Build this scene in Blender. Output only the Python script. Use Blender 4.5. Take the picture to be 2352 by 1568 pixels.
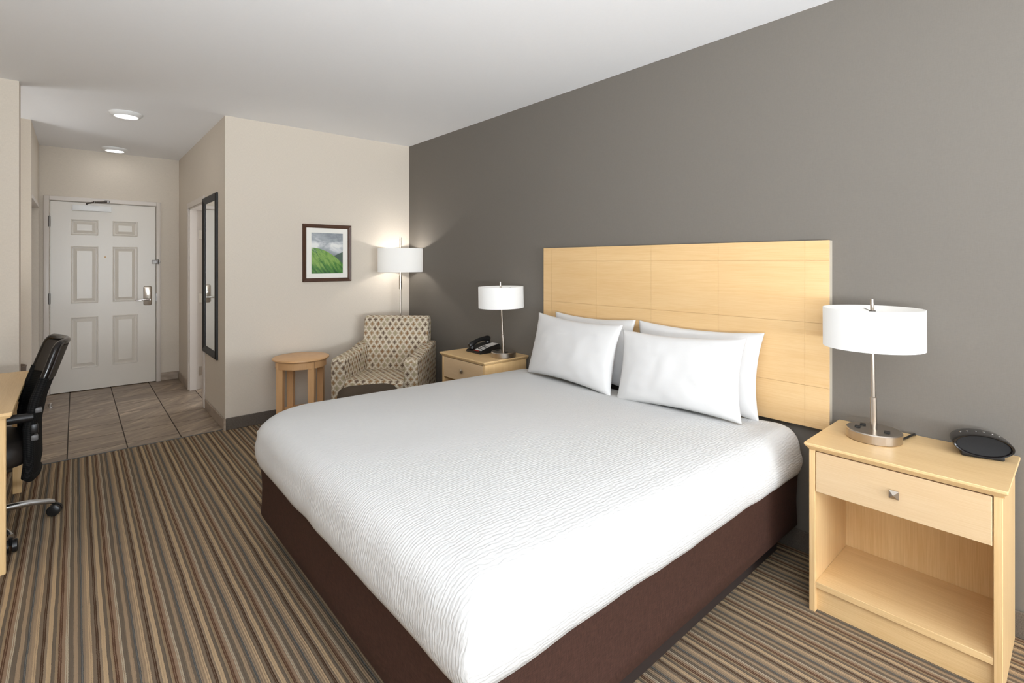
import bpy, bmesh, math, random
from math import pi, sin, cos, radians as R
from mathutils import Vector, Matrix, noise as mnoise
random.seed(7)
for o in list(bpy.data.objects): bpy.data.objects.remove(o, do_unlink=True)
S = bpy.context.scene
C = S.collection

# ------------------------------------------------------------------ camera, light, exposure
FPX, YAW, CAMH = 1150.0, R(41.07), 1.40
cam = bpy.data.cameras.new('camera'); co = bpy.data.objects.new('camera', cam); C.objects.link(co)
cam.sensor_fit = 'HORIZONTAL'; cam.sensor_width = 36.0
cam.lens = FPX / 2352 * 36.0
cam.shift_y = -(784 - 601) / 2352
cam.clip_start = 0.05
co.location = (0, 0, CAMH); co.rotation_euler = (pi/2, 0, -YAW)
S.camera = co
S.view_settings.view_transform = 'Standard'
S.view_settings.look = 'None'
S.view_settings.gamma = 1.0
S.view_settings.use_curve_mapping = False
S.view_settings.exposure = 0.47
w = bpy.data.worlds.new('world'); S.world = w; w.use_nodes = True
w.node_tree.nodes['Background'].inputs[0].default_value = (0.75, 0.85, 1, 1)
w.node_tree.nodes['Background'].inputs[1].default_value = 1.0

def area(name, loc, rot, sx, sy, power, col=(1, 1, 1), spread=pi):
    l = bpy.data.lights.new(name, 'AREA'); l.shape = 'RECTANGLE'; l.size = sx; l.size_y = sy
    l.energy = power; l.color = col; l.spread = spread
    o = bpy.data.objects.new(name, l); C.objects.link(o); o.location = loc; o.rotation_euler = rot
    return o
# daylight through the big window in the wall behind the camera
area('window_daylight', (0.75, -6.12, 1.40), (R(90), 0, 0), 2.9, 1.8, 4, (0.88, 0.945, 1.0))
# uplight added at the same window to brighten the ceiling
area('window_ground_light', (0.75, -6.10, 1.00), (R(142), 0, 0), 2.9, 1.0, 300, (0.86, 0.935, 1.0))

# added fill for ceiling and bed, set at an invented, unseen left-wall window
area('side_window_daylight', (-0.99, -1.6, 1.40), (R(90), 0, R(-90)), 3.2, 1.8, 2.5, (0.90, 0.955, 1.0))
area('side_window_ground_light', (-0.98, -1.6, 0.95), (R(166), 0, R(-90)), 3.2, 0.9, 235, (0.86, 0.93, 1.0))
# unseen fill lights added in the alcove and the bathroom to brighten the hall
area('kitchenette_light', (-1.10, 5.38, 0.95), (R(180), R(-12), 0), 0.6, 0.5, 7, (0.92, 0.96, 1))
area('bathroom_light', (2.2, 5.9, 1.2), (R(110), 0, R(90)), 0.8, 0.5, 6, (1, 0.985, 0.96))

# ------------------------------------------------------------------ room numbers (metres)
H = 2.615          # ceiling
XR = 2.655         # accent wall
YF = 4.70          # far wall with the picture
YT = 4.73          # carpet / tile edge
XH = 0.935         # hall right wall
XL = -0.287        # hall left side
YD = 7.15          # entry door wall
XB, YB = -1.05, -6.2   # left wall of the bedroom, wall behind the camera

# ------------------------------------------------------------------ node helpers
def s2l(c):
    return tuple((v/12.92 if v <= 0.04045 else ((v+0.055)/1.055)**2.4) for v in c)
def rgb(r, g, b):
    return (*s2l((r/255, g/255, b/255)), 1)
class NT:
    def __init__(self, name):
        self.mat = bpy.data.materials.new(name); self.mat.use_nodes = True
        self.t = self.mat.node_tree; self.b = self.t.nodes['Principled BSDF']
        self.out = self.t.nodes['Material Output']
    def n(self, typ, **kw):
        x = self.t.nodes.new(typ)
        for k, v in kw.items(): setattr(x, k, v)
        return x
    def set(self, sock, v):
        if hasattr(v, 'is_output'): self.t.links.new(v, sock)
        else: sock.default_value = v
    def m(self, op, a, b=None, c=None):
        x = self.n('ShaderNodeMath', operation=op)
        self.set(x.inputs[0], a)
        if b is not None: self.set(x.inputs[1], b)
        if c is not None: self.set(x.inputs[2], c)
        return x.outputs[0]
    def coord(self, which='Object'):
        return self.n('ShaderNodeTexCoord').outputs[which]
    def sep(self, v):
        x = self.n('ShaderNodeSeparateXYZ'); self.set(x.inputs[0], v); return x.outputs
    def comb(self, a, b, c=0.0):
        x = self.n('ShaderNodeCombineXYZ')
        for i, v in enumerate((a, b, c)): self.set(x.inputs[i], v)
        return x.outputs[0]
    def scale(self, v, s):
        x = self.n('ShaderNodeVectorMath', operation='MULTIPLY'); self.set(x.inputs[0], v); x.inputs[1].default_value = s
        return x.outputs[0]
    def noise(self, v, scale=1.0, detail=2.0, rough=0.5, dist=0.0):
        x = self.n('ShaderNodeTexNoise'); self.set(x.inputs['Vector'], v)
        x.inputs['Scale'].default_value = scale; x.inputs['Detail'].default_value = detail
        x.inputs['Roughness'].default_value = rough; x.inputs['Distortion'].default_value = dist
        return x.outputs['Fac']
    def ramp(self, f, stops, interp='LINEAR'):
        x = self.n('ShaderNodeValToRGB'); self.set(x.inputs[0], f); r = x.color_ramp; r.interpolation = interp
        while len(r.elements) < len(stops): r.elements.new(0.5)
        for e, (p, c) in zip(r.elements, stops): e.position = p; e.color = c
        return x.outputs[0]
    def mix(self, f, a, b, mode='MIX'):
        x = self.n('ShaderNodeMix', data_type='RGBA', blend_type=mode)
        self.set(x.inputs[0], f); self.set(x.inputs[6], a); self.set(x.inputs[7], b); return x.outputs[2]
    def bump(self, h, strength=0.5, dist=0.002):
        x = self.n('ShaderNodeBump'); self.set(x.inputs['Height'], h)
        x.inputs['Strength'].default_value = strength; x.inputs['Distance'].default_value = dist
        self.t.links.new(x.outputs[0], self.b.inputs['Normal'])
    def base(self, c): self.set(self.b.inputs['Base Color'], c)
    def p(self, **kw):
        for k, v in kw.items(): self.b.inputs[k.replace('_', ' ')].default_value = v
        return self

def plain(name, col, rough=0.5, metal=0.0, spec=0.5):
    n = NT(name)
    v = n.noise(n.coord(), 60, 2)
    n.base(n.mix(n.m('MULTIPLY', v, 0.12), col, (col[0]*0.8, col[1]*0.8, col[2]*0.8, 1)))
    n.p(Roughness=rough, Metallic=metal); n.b.inputs['Specular IOR Level'].default_value = spec
    return n.mat

def wall_mat(name, col, amt=0.10, bump=0.25):
    n = NT(name); v = n.coord()
    a = n.noise(n.scale(v, (60, 60, 700)), 1, 2)
    b = n.noise(n.scale(v, (700, 700, 60)), 1, 2)
    f = n.m('MULTIPLY', n.m('ADD', a, b), 0.5)
    d = tuple(x*(1-amt*2.2) for x in col[:3]) + (1,); l = tuple(min(1, x*(1+amt)) for x in col[:3]) + (1,)
    n.base(n.ramp(f, [(0.3, d), (0.7, l)]))
    n.bump(f, bump, 0.001); n.p(Roughness=0.75); n.b.inputs['Specular IOR Level'].default_value = 0.25
    return n.mat

def wood_mat(name, axis, c1, c2, rough=0.38):
    n = NT(name); v = n.coord()
    s = [420, 420, 420]; s[axis] = 7
    f = n.noise(n.scale(v, tuple(s)), 1, 3, 0.6)
    s2 = [14, 14, 14]; s2[axis] = 1.2
    g = n.noise(n.scale(v, tuple(s2)), 1, 2, 0.5)
    k = n.m('ADD', n.m('MULTIPLY', f, 0.6), n.m('MULTIPLY', g, 0.4))
    n.base(n.ramp(k, [(0.35, c1), (0.65, c2)]))
    n.p(Roughness=rough); n.b.inputs['Specular IOR Level'].default_value = 0.4
    return n.mat

M = {}
M['ceiling'] = plain('ceiling_paint', rgb(250, 250, 251), 0.9, spec=0.1)
M['beige'] = wall_mat('beige_linen_wallpaper', rgb(222, 211, 196), 0.045, 0.2)
M['grey'] = wall_mat('grey_woven_wallpaper', rgb(120, 114, 106), 0.032, 0.3)
W1, W2 = rgb(222, 183, 128), rgb(238, 204, 152)
M['wx'] = wood_mat('maple_wood_x', 0, W1, W2)
M['wy'] = wood_mat('maple_wood_y', 1, W1, W2)
M['wz'] = wood_mat('maple_wood_z', 2, W1, W2)
M['edge'] = wood_mat('maple_edge', 1, rgb(196, 152, 92), rgb(206, 164, 104))
M['pale_y'] = wood_mat('pale_maple_y', 1, rgb(214, 182, 140), rgb(224, 196, 157))
M['head'] = wood_mat('headboard_maple', 1, rgb(224, 184, 130), rgb(234, 199, 148))
M['headgap'] = plain('headboard_joint', rgb(224, 180, 124), 0.6)
M['white_edge'] = plain('pale_grey_edge', rgb(186, 176, 160), 0.5)  # headboard side edge, its shade put into the colour as grey
M['table'] = wood_mat('side_table_beech', 2, rgb(214, 166, 116), rgb(228, 184, 134))
M['door'] = plain('door_paint', rgb(224, 216, 204), 0.32)
M['frame'] = plain('door_frame_paint', rgb(218, 208, 198), 0.36)
M['dgap'] = plain('dark_gap', rgb(40, 34, 28), 0.8)
M['steel'] = plain('brushed_nickel', rgb(190, 180, 168), 0.28, 1.0)
M['chrome'] = plain('satin_chrome', rgb(215, 212, 208), 0.18, 1.0)
M['alu'] = plain('polished_aluminium', rgb(205, 205, 205), 0.25, 1.0)
M['hinge'] = plain('hinge_steel', rgb(120, 116, 112), 0.4, 1.0)
M['black'] = plain('black_plastic', rgb(26, 25, 25), 0.35)
M['gloss'] = plain('glossy_black', rgb(22, 18, 18), 0.18)
M['frameblack'] = plain('black_mirror_frame', rgb(20, 18, 17), 0.5)
M['leather'] = plain('black_leather', rgb(40, 34, 30), 0.5)
M['keycap'] = plain('phone_plate_white', rgb(225, 220, 215), 0.4)
M['display'] = plain('dark_display', rgb(14, 12, 12), 0.45, spec=0.25)
M['red'] = plain('red_button', rgb(170, 40, 25), 0.4)
M['greyplastic'] = plain('grey_plastic', rgb(95, 93, 92), 0.4)
M['bin'] = plain('brown_bin', rgb(112, 96, 84), 0.5)
M['walnut'] = wood_mat('walnut_frame', 2, rgb(72, 48, 35), rgb(90, 62, 46), 0.4)
M['mat'] = plain('picture_mat_board', rgb(246, 243, 234), 0.8)
M['white_metal'] = plain('white_enamel', rgb(240, 240, 238), 0.4)
M['plinth'] = plain('bed_plinth_dark', rgb(44, 32, 27), 0.8)
M['brownfab'] = plain('ottoman_fabric', rgb(80, 68, 56), 0.85, spec=0.2)
n = NT('mirror_glass'); n.base((0.92, 0.94, 0.93, 1)); n.p(Roughness=0.02, Metallic=1.0); M['mirror'] = n.mat

# bed skirt: woven brown
n = NT('brown_skirt_fabric'); v = n.coord()
a = n.noise(n.scale(v, (500, 500, 40)), 1, 2); b = n.noise(n.scale(v, (40, 40, 500)), 1, 2)
f = n.m('MULTIPLY', n.m('ADD', a, b), 0.5)
n.base(n.ramp(f, [(0.32, rgb(50, 31, 24)), (0.68, rgb(78, 52, 43))])); n.bump(f, 0.4, 0.001); n.p(Roughness=0.7)
n.b.inputs['Specular IOR Level'].default_value = 0.25
M['skirt'] = n.mat

# coverlet: rippled white matelasse
n = NT('white_matelasse'); uv = n.sep(n.coord('UV'))
q = n.comb(n.m('MULTIPLY', uv[0], 26.0), n.m('MULTIPLY', uv[1], 40.0))
ph = n.m('ADD', n.m('MULTIPLY', uv[1], 2*pi/0.0118), n.m('MULTIPLY', n.noise(q, 1, 2, 0.6), 13.0))
amp = n.noise(n.comb(n.m('MULTIPLY', uv[0], 42.0), n.m('MULTIPLY', uv[1], 60.0), 4.0), 1, 2)
rip = n.m('MULTIPLY', n.m('SINE', ph), n.m('MULTIPLY', amp, 1.2))
big = n.noise(n.comb(n.m('MULTIPLY', uv[0], 34.0), n.m('MULTIPLY', uv[1], 130.0)), 1, 2)
hgt = n.m('ADD', n.m('MULTIPLY', rip, 0.5), n.m('MULTIPLY', big, 0.9))
n.base(rgb(212, 211, 209)); n.bump(hgt, 0.7, 0.0019); n.p(Roughness=0.9)
n.b.inputs['Specular IOR Level'].default_value = 0.15; n.b.inputs['Sheen Weight'].default_value = 0.05
M['quilt'] = n.mat
n = NT('white_cotton'); v = n.coord()
f = n.noise(n.scale(v, (9, 9, 9)), 1, 4, 0.55); n.base(rgb(220, 218, 216)); n.bump(f, 0.06, 0.006); n.p(Roughness=0.85)
n.b.inputs['Specular IOR Level'].default_value = 0.15
M['cotton'] = n.mat
M['mattress'] = plain('mattress_ticking', rgb(230, 230, 228), 0.9)

# carpet: repeating stripes along y
n = NT('striped_carpet'); v = n.coord(); x, y, z = n.sep(v)
wob = n.m('MULTIPLY', n.m('SUBTRACT', n.noise(n.scale(v, (8, 5, 1)), 1, 2), 0.5), 0.006)
wob2 = n.m('MULTIPLY', n.m('SUBTRACT', n.noise(n.scale(v, (120, 170, 1)), 1, 1), 0.5), 0.0035)
xx = n.m('ADD', n.m('ADD', x, wob), wob2)
t = n.m('FRACT', n.m('ADD', n.m('DIVIDE', n.m('SUBTRACT', xx, 0.0165), 0.1485), 20.0))
navy, dtp, tan, ltan = rgb(84, 82, 79), rgb(108, 96, 83), rgb(152, 131, 108), rgb(176, 152, 122)
gbr, dbr, rbr, lgr, brn, oli, tpe = rgb(120, 105, 89), rgb(80, 61, 48), rgb(92, 68, 53), rgb(172, 159, 138), rgb(141, 118, 98), rgb(144, 124, 100), rgb(136, 119, 101)
st = [(0.0, rgb(112, 110, 106)), (0.010, navy), (0.022, tpe), (0.065, tan), (0.125, ltan), (0.150, brn), (0.160, ltan), (0.185, gbr), (0.258, dbr),
      (0.282, gbr), (0.290, dbr), (0.318, tpe), (0.365, ltan), (0.453, dtp), (0.520, oli), (0.572, rbr), (0.598, brn), (0.606, rbr),
      (0.634, brn), (0.700, lgr), (0.722, brn), (0.732, lgr), (0.757, dtp), (0.851, tan), (0.926, dtp), (0.980, navy)]
col = n.ramp(t, st, 'CONSTANT')
pile = n.noise(n.scale(v, (420, 420, 420)), 1, 3, 0.6)
col2 = n.mix(n.m('MULTIPLY', pile, 0.9), n.mix(1.0, col, (1.5, 1.48, 1.45, 1), 'MULTIPLY'), n.mix(1.0, col, (0.75, 0.74, 0.72, 1), 'MULTIPLY'))
n.base(col2)
rows = n.m('SINE', n.m('MULTIPLY', xx, 2*pi/0.0074))
n.bump(n.m('ADD', n.m('MULTIPLY', rows, 0.4), pile), 0.6, 0.004); n.p(Roughness=1.0)
n.b.inputs['Specular IOR Level'].default_value = 0.05
M['carpet'] = n.mat
# carpet base strip
n = NT('dark_carpet_base'); v = n.coord(); f = n.noise(n.scale(v, (300, 300, 300)), 1, 3, 0.7)
n.base(n.ramp(f, [(0.3, rgb(78, 70, 62)), (0.7, rgb(118, 108, 98))])); n.bump(f, 0.5, 0.002); n.p(Roughness=0.95)
M['cbase'] = n.mat

# stone tile
def tile_nodes(name, flip=False):
    n = NT(name); v = n.coord(); x, y, z = n.sep(v)
    fx = n.m('DIVIDE', n.m('ADD', x, 20*0.342+0.05), 0.342); fy = n.m('DIVIDE', n.m('SUBTRACT', y, 4.87-0.333*20), 0.333)
    ix, iy = n.m('FLOOR', fx), n.m('FLOOR', fy)
    wn = n.n('ShaderNodeTexWhiteNoise', noise_dimensions='2D'); n.set(wn.inputs['Vector'], n.comb(ix, iy))
    rnd = wn.outputs['Value']
    ang = n.m('MULTIPLY_ADD', rnd, 0.9, 0.15)
    u = n.m('ADD', n.m('MULTIPLY', x, n.m('COSINE', ang)), n.m('MULTIPLY', y, n.m('SINE', ang)))
    w_ = n.m('SUBTRACT', n.m('MULTIPLY', y, n.m('COSINE', ang)), n.m('MULTIPLY', x, n.m('SINE', ang)))
    q = n.comb(n.m('MULTIPLY', u, 2.2), n.m('MULTIPLY', w_, 11.0), n.m('MULTIPLY', rnd, 40.0))
    f = n.noise(q, 1.0, 4, 0.6, 0.8)
    f = n.m('ADD', f, n.m('MULTIPLY', n.m('SUBTRACT', rnd, 0.5), 0.08))
    col = n.ramp(f, [(0.30, rgb(126, 109, 93)), (0.48, rgb(148, 130, 112)), (0.6, rgb(166, 147, 126)), (0.72, rgb(196, 174, 148))])
    gx = n.m('LESS_THAN', n.m('MULTIPLY', n.m('FRACT', fx), 0.342), 0.0075)
    gy = n.m('LESS_THAN', n.m('MULTIPLY', n.m('FRACT', fy), 0.333), 0.0055)
    g = n.m('MAXIMUM', gx, gy)
    n.base(n.mix(g, col, rgb(62, 52, 44))); n.bump(n.m('SUBTRACT', 1.0, g), 0.3, 0.002)
    n.set(n.b.inputs['Roughness'], n.m('MULTIPLY_ADD', g, 0.4, 0.38))
    n.b.inputs['Specular IOR Level'].default_value = 0.35
    return n.mat
M['tile'] = tile_nodes('wood_grain_stone_tile')
n = NT('tile_base'); v = n.coord(); f = n.noise(n.scale(v, (5, 5, 14)), 1, 4, 0.6, 0.8)
n.base(n.ramp(f, [(0.3, rgb(140, 124, 108)), (0.7, rgb(182, 164, 146))])); n.p(Roughness=0.4); M['tbase'] = n.mat

# armchair fabric: staggered quatrefoils inside a cream trellis
def quatrefoil():
    n = NT('quatrefoil_trellis_fabric'); u, vv, _ = n.sep(n.coord('UV'))
    P, Q = 0.056, 0.082
    def lattice(off):
        a = n.m('ADD', n.m('DIVIDE', u, P), 50 + off); b = n.m('ADD', n.m('DIVIDE', vv, Q), 50 + off)
        ia, ib = n.m('FLOOR', a), n.m('FLOOR', b)
        dx = n.m('MULTIPLY', n.m('ABSOLUTE', n.m('SUBTRACT', n.m('SUBTRACT', a, ia), 0.5)), P)
        dy = n.m('MULTIPLY', n.m('ABSOLUTE', n.m('SUBTRACT', n.m('SUBTRACT', b, ib), 0.5)), Q*0.88)
        def foil(r, c):
            d1 = n.m('SQRT', n.m('ADD', n.m('POWER', n.m('SUBTRACT', dx, c), 2.0), n.m('POWER', dy, 2.0)))
            d2 = n.m('SQRT', n.m('ADD', n.m('POWER', dx, 2.0), n.m('POWER', n.m('SUBTRACT', dy, c), 2.0)))
            d = n.m('SUBTRACT', n.m('MINIMUM', d1, d2), r)
            d0 = n.m('SUBTRACT', n.m('SQRT', n.m('ADD', n.m('POWER', dx, 2.0), n.m('POWER', dy, 2.0))), c*0.82)
            return n.m('MINIMUM', d, d0)
        small = foil(0.0054, 0.0098); large = foil(0.0150, 0.0115)
        wn = n.n('ShaderNodeTexWhiteNoise', noise_dimensions='3D'); n.set(wn.inputs['Vector'], n.comb(n.m('FLOOR', n.m('MULTIPLY', ia, 1.0)), ib, off*7))
        return small, large, wn.outputs['Value'], ia, ib
    s1, l1, r1, ia1, ib1 = lattice(0.0); s2, l2, r2, ia2, ib2 = lattice(0.5)
    pick = n.m('LESS_THAN', l1, l2)
    large = n.m('MINIMUM', l1, l2); small = n.m('MINIMUM', s1, s2)
    rv = n.m('ADD', n.m('MULTIPLY', pick, r1), n.m('MULTIPLY', n.m('SUBTRACT', 1.0, pick), r2))
    motif = n.ramp(rv, [(0.0, rgb(118, 99, 84)), (0.28, rgb(160, 128, 94)), (0.55, rgb(174, 160, 128)), (0.8, rgb(150, 114, 84))], 'CONSTANT')
    cream, beige, taupe = rgb(224, 213, 194), rgb(190, 174, 150), rgb(158, 142, 122)
    c = n.mix(n.m('LESS_THAN', large, 0.0020), taupe, cream)
    c = n.mix(n.m('LESS_THAN', large, 0.0), c, cream)
    c = n.mix(n.m('LESS_THAN', large, -0.0030), c, beige)
    c = n.mix(n.m('LESS_THAN', small, 0.0), c, motif)
    n.base(c); n.p(Roughness=0.9); n.b.inputs['Specular IOR Level'].default_value = 0.1
    n.bump(n.noise(n.scale(n.coord(), (500, 500, 500)), 1, 2), 0.3, 0.001)
    return n.mat
M['quatre'] = quatrefoil()

# black mesh
n = NT('black_mesh_weave'); x, y, z = n.sep(n.coord())
k = n.m('MULTIPLY', n.m('ADD', n.m('SINE', n.m('MULTIPLY', z, 2*pi/0.009)), n.m('SINE', n.m('MULTIPLY', x, 2*pi/0.006))), 0.25)
n.base(n.ramp(n.m('ADD', k, 0.5), [(0.3, rgb(8, 8, 8)), (0.8, rgb(34, 33, 32))])); n.bump(k, 0.4, 0.0015); n.p(Roughness=0.85); n.b.inputs['Specular IOR Level'].default_value = 0.2; M['mesh'] = n.mat

# lamp shade: lit white fabric
def shade_mat(name, em):
    n = NT(name); t = n.t
    d = n.n('ShaderNodeBsdfDiffuse'); d.inputs[0].default_value = (0.76, 0.755, 0.74, 1)
    tr = n.n('ShaderNodeBsdfTranslucent'); tr.inputs[0].default_value = (0.86, 0.84, 0.80, 1)
    mx = n.n('ShaderNodeMixShader'); mx.inputs[0].default_value = 0.20
    t.links.new(d.outputs[0], mx.inputs[1]); t.links.new(tr.outputs[0], mx.inputs[2])
    e = n.n('ShaderNodeEmission'); e.inputs[0].default_value = (1, 0.985, 0.96, 1); e.inputs[1].default_value = em
    ad = n.n('ShaderNodeAddShader'); t.links.new(mx.outputs[0], ad.inputs[0]); t.links.new(e.outputs[0], ad.inputs[1])
    t.links.new(ad.outputs[0], n.out.inputs[0]); return n.mat
M['shade'] = shade_mat('white_lamp_shade', 0.14)
n = NT('lit_disc'); n.base((1, 1, 1, 1)); n.p(Emission_Strength=2.5); n.b.inputs['Emission Color'].default_value = (1, 0.98, 0.95, 1); M['disc'] = n.mat
n = NT('bulb_glow'); n.p(Emission_Strength=2.0); n.b.inputs['Emission Color'].default_value = (1, 0.93, 0.82, 1); M['bulb'] = n.mat

# artwork: green hills under a cloudy sky
n = NT('hills_picture'); u, v, _ = n.sep(n.coord('UV')); uvv = n.coord('UV')
cl = n.noise(n.comb(n.m('MULTIPLY', u, 2.2), n.m('MULTIPLY', v, 4.5), 1.7), 1, 4, 0.55, 0.4)
cl2 = n.m('ADD', cl, n.m('MULTIPLY', n.m('ABSOLUTE', n.m('SUBTRACT', v, 0.68)), -0.75))
sky = n.ramp(cl2, [(0.25, rgb(146, 152, 156)), (0.42, rgb(178, 183, 187)), (0.52, rgb(214, 216, 216)), (0.62, rgb(240, 240, 236))])
fld = n.noise(n.comb(n.m('MULTIPLY', n.m('ADD', u, n.m('MULTIPLY', v, 0.9)), 9.0), n.m('MULTIPLY', n.m('SUBTRACT', v, n.m('MULTIPLY', u, 0.2)), 3.5), 3.0), 1, 3, 0.5, 0.5)
g = n.m('ADD', n.m('MULTIPLY', fld, 0.7), n.m('MULTIPLY', v, 0.55))
green = n.ramp(g, [(0.30, rgb(44, 92, 50)), (0.45, rgb(84, 136, 62)), (0.58, rgb(140, 176, 90)), (0.70, rgb(96, 142, 84)), (0.82, rgb(196, 212, 160))])
h1 = n.m('SUBTRACT', 0.635, n.m('MULTIPLY', n.m('POWER', u, 2.0), 0.40))
h2 = n.m('MULTIPLY_ADD', u, 0.55, 0.0)
m2 = n.m('LESS_THAN', v, n.m('ADD', h2, -0.0))
right = n.mix(n.m('LESS_THAN', v, n.m('MULTIPLY_ADD', u, 0.35, 0.19)), sky, rgb(86, 104, 92))
right = n.mix(n.m('GREATER_THAN', u, 0.5), sky, right)
ln = n.m('LESS_THAN', n.m('ABSOLUTE', n.m('SUBTRACT', v, n.m('MULTIPLY_ADD', u, -1.35, 0.72))), 0.009)
green = n.mix(ln, green, rgb(48, 96, 48))
n.base(n.mix(n.m('LESS_THAN', v, h1), right, green)); n.p(Roughness=0.25); M['art'] = n.mat

# ------------------------------------------------------------------ mesh builder
class MB:
    def __init__(self): self.bm = bmesh.new()
    def box(self, x0, x1, y0, y1, z0, z1, bev=0.0, seg=2, mat=None):
        r = bmesh.ops.create_cube(self.bm, size=1.0)
        vs = r['verts']
        bmesh.ops.scale(self.bm, vec=(abs(x1-x0), abs(y1-y0), abs(z1-z0)), verts=vs)
        bmesh.ops.translate(self.bm, vec=((x0+x1)/2, (y0+y1)/2, (z0+z1)/2), verts=vs)
        if bev:
            es = list({e for v in vs for e in v.link_edges})
            r2 = bmesh.ops.bevel(self.bm, geom=es, offset=bev, segments=seg, affect='EDGES', profile=0.5)
            vs = list({v for f in r2['faces'] for v in f.verts} | {v for v in vs if v.is_valid})
        if mat is not None: bmesh.ops.transform(self.bm, matrix=mat, verts=[v for v in vs if v.is_valid])
        return self
    def ring(self, pts): return [self.bm.verts.new(p) for p in pts]
    def loft(self, rings, close=True, cap0=False, cap1=False, flip=False):
        rs = [self.ring(r) for r in rings]; n = len(rs[0])
        for a, b in zip(rs, rs[1:]):
            for i in range(n if close else n-1):
                j = (i+1) % n
                q = (a[i], a[j], b[j], b[i])
                self.bm.faces.new(q if not flip else q[::-1])
        if cap0: self.bm.faces.new(rs[0][::-1] if not flip else rs[0])
        if cap1: self.bm.faces.new(rs[-1] if not flip else rs[-1][::-1])
        return rs
    def lathe(self, prof, cx=0, cy=0, n=40, cap0=True, cap1=True):
        rings = [[(cx+r*cos(2*pi*i/n), cy+r*sin(2*pi*i/n), z) for i in range(n)] for r, z in prof]
        self.loft(rings, True, cap0, cap1); return self
    def tube(self, pts, rad, n=14, caps=True):
        pts = [Vector(p) for p in pts]; N = len(pts)
        rads = rad if isinstance(rad, (list, tuple)) else [rad]*N
        rings = []; up = None
        for i, p in enumerate(pts):
            t = (pts[min(i+1, N-1)] - pts[max(i-1, 0)]).normalized()
            if up is None:
                up = Vector((0, 0, 1)) if abs(t.z) < 0.9 else Vector((1, 0, 0))
            a = t.cross(up).normalized(); b = a.cross(t).normalized(); up = b
            rings.append([tuple(p + rads[i]*(cos(2*pi*k/n)*a + sin(2*pi*k/n)*b)) for k in range(n)])
        self.loft(rings, True, caps, caps, flip=False); return self
    def face(self, pts): self.bm.faces.new(self.ring(pts)); return self
    def xform(self, m): bmesh.ops.transform(self.bm, matrix=m, verts=self.bm.verts[:]); return self
    def obj(self, name, mat, parent=None, smooth=True, uv=None, recalc=True, angle=35):
        bm = self.bm
        if recalc: bmesh.ops.recalc_face_normals(bm, faces=bm.faces[:])
        if uv == 'box':
            L = bm.loops.layers.uv.new('UVMap')
            for f in bm.faces:
                a = [abs(c) for c in f.normal]; k = a.index(max(a))
                for l in f.loops:
                    p = l.vert.co
                    l[L].uv = ((p.y, p.z), (p.x, p.z), (p.x, p.y))[k]
        me = bpy.data.meshes.new(name); bm.to_mesh(me); bm.free()
        if mat is not None: me.materials.append(mat)
        o = bpy.data.objects.new(name, me); C.objects.link(o)
        if smooth:
            me.shade_smooth()
            try: me.set_sharp_from_angle(angle=R(angle))
            except Exception: pass
        if parent is not None: o.parent = parent
        return o

def empty(name, loc=(0, 0, 0), rz=0.0):
    o = bpy.data.objects.new(name, None); C.objects.link(o); o.location = loc; o.rotation_euler = (0, 0, rz)
    o.empty_display_size = 0.1; return o
def tag(o, label=None, cat=None, group=None, kind=None):
    if label: o['label'] = label
    if cat: o['category'] = cat
    if group: o['group'] = group
    if kind: o['kind'] = kind
    return o
def thing(name, label, cat, loc=(0, 0, 0), rz=0.0, group=None): return tag(empty(name, loc, rz), label, cat, group)
def struct(o): o['kind'] = 'structure'; return o
def copy_tree(o, parent=None):
    c = o.copy(); C.objects.link(c)
    if parent is not None: c.parent = parent
    for ch in list(o.children): copy_tree(ch, c)
    return c
def rrect(x0, x1, y0, y1, r, n=6):
    """rounded rectangle, counter-clockwise from bottom-left; r = radius or 4 radii (bl, br, tr, tl)"""
    rr = r if isinstance(r, (list, tuple)) else [r]*4
    pts = []
    for (cx, cy, a0, q) in ((x0+rr[0], y0+rr[0], pi, rr[0]), (x1-rr[1], y0+rr[1], 1.5*pi, rr[1]), (x1-rr[2], y1-rr[2], 0, rr[2]), (x0+rr[3], y1-rr[3], pi/2, rr[3])):
        for i in range(n+1):
            a = a0 + (pi/2)*i/n; pts.append((cx+q*cos(a), cy+q*sin(a)))
    return pts

# ================================================================== THE SETTING
T = 0.10
def wallbox(name, mat, *b): return struct(MB().box(*b).obj(name, mat, smooth=False))
wallbox('floor', M['carpet'], XB-T, XR+T, YB-T, YT, -0.10, 0.0)
wallbox('floor', M['tile'], -1.6, XR+T, YT, YD+T, -0.10, 0.0)
wallbox('ceiling', M['ceiling'], -1.6, XR+T, YB-T, YD+T, H, H+0.1)
wallbox('wall_right', M['grey'], XR, XR+T, YB-T, YF+T, 0, H)
wallbox('wall_far', M['beige'], XH+0.12, XR, YF, YF+T, 0, H)
mb = MB(); LY0, LY1 = -3.3, 0.1
mb.box(XB-T, XB, YB-T, LY0, 0, H); mb.box(XB-T, XB, LY1, 4.72, 0, H); mb.box(XB-T, XB, LY0, LY1, 0, 0.40); mb.box(XB-T, XB, LY0, LY1, 2.35, H)
struct(mb.obj('wall_left', M['beige'], smooth=False))
mb = MB()
for a in (LY0, (LY0+LY1)/2-0.03, LY1-0.06): mb.box(XB-0.09, XB-0.03, a, a+0.06, 0.40, 2.35)
mb.box(XB-0.09, XB-0.03, LY0, LY1, 0.40, 0.46); mb.box(XB-0.09, XB-0.03, LY0, LY1, 2.29, 2.35)
struct(mb.obj('window_2', M['white_metal'], smooth=False))  # invented window out of view, added to go with the side fill lights
wallbox('wall_nook', M['beige'], XB-T-0.45, XL, 4.72, 4.84, 0, H)          # end of the wall beside the desk
wallbox('wall_nook_left', M['beige'], -1.6, -1.5, 4.84, 6.0, 0, H)
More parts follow.
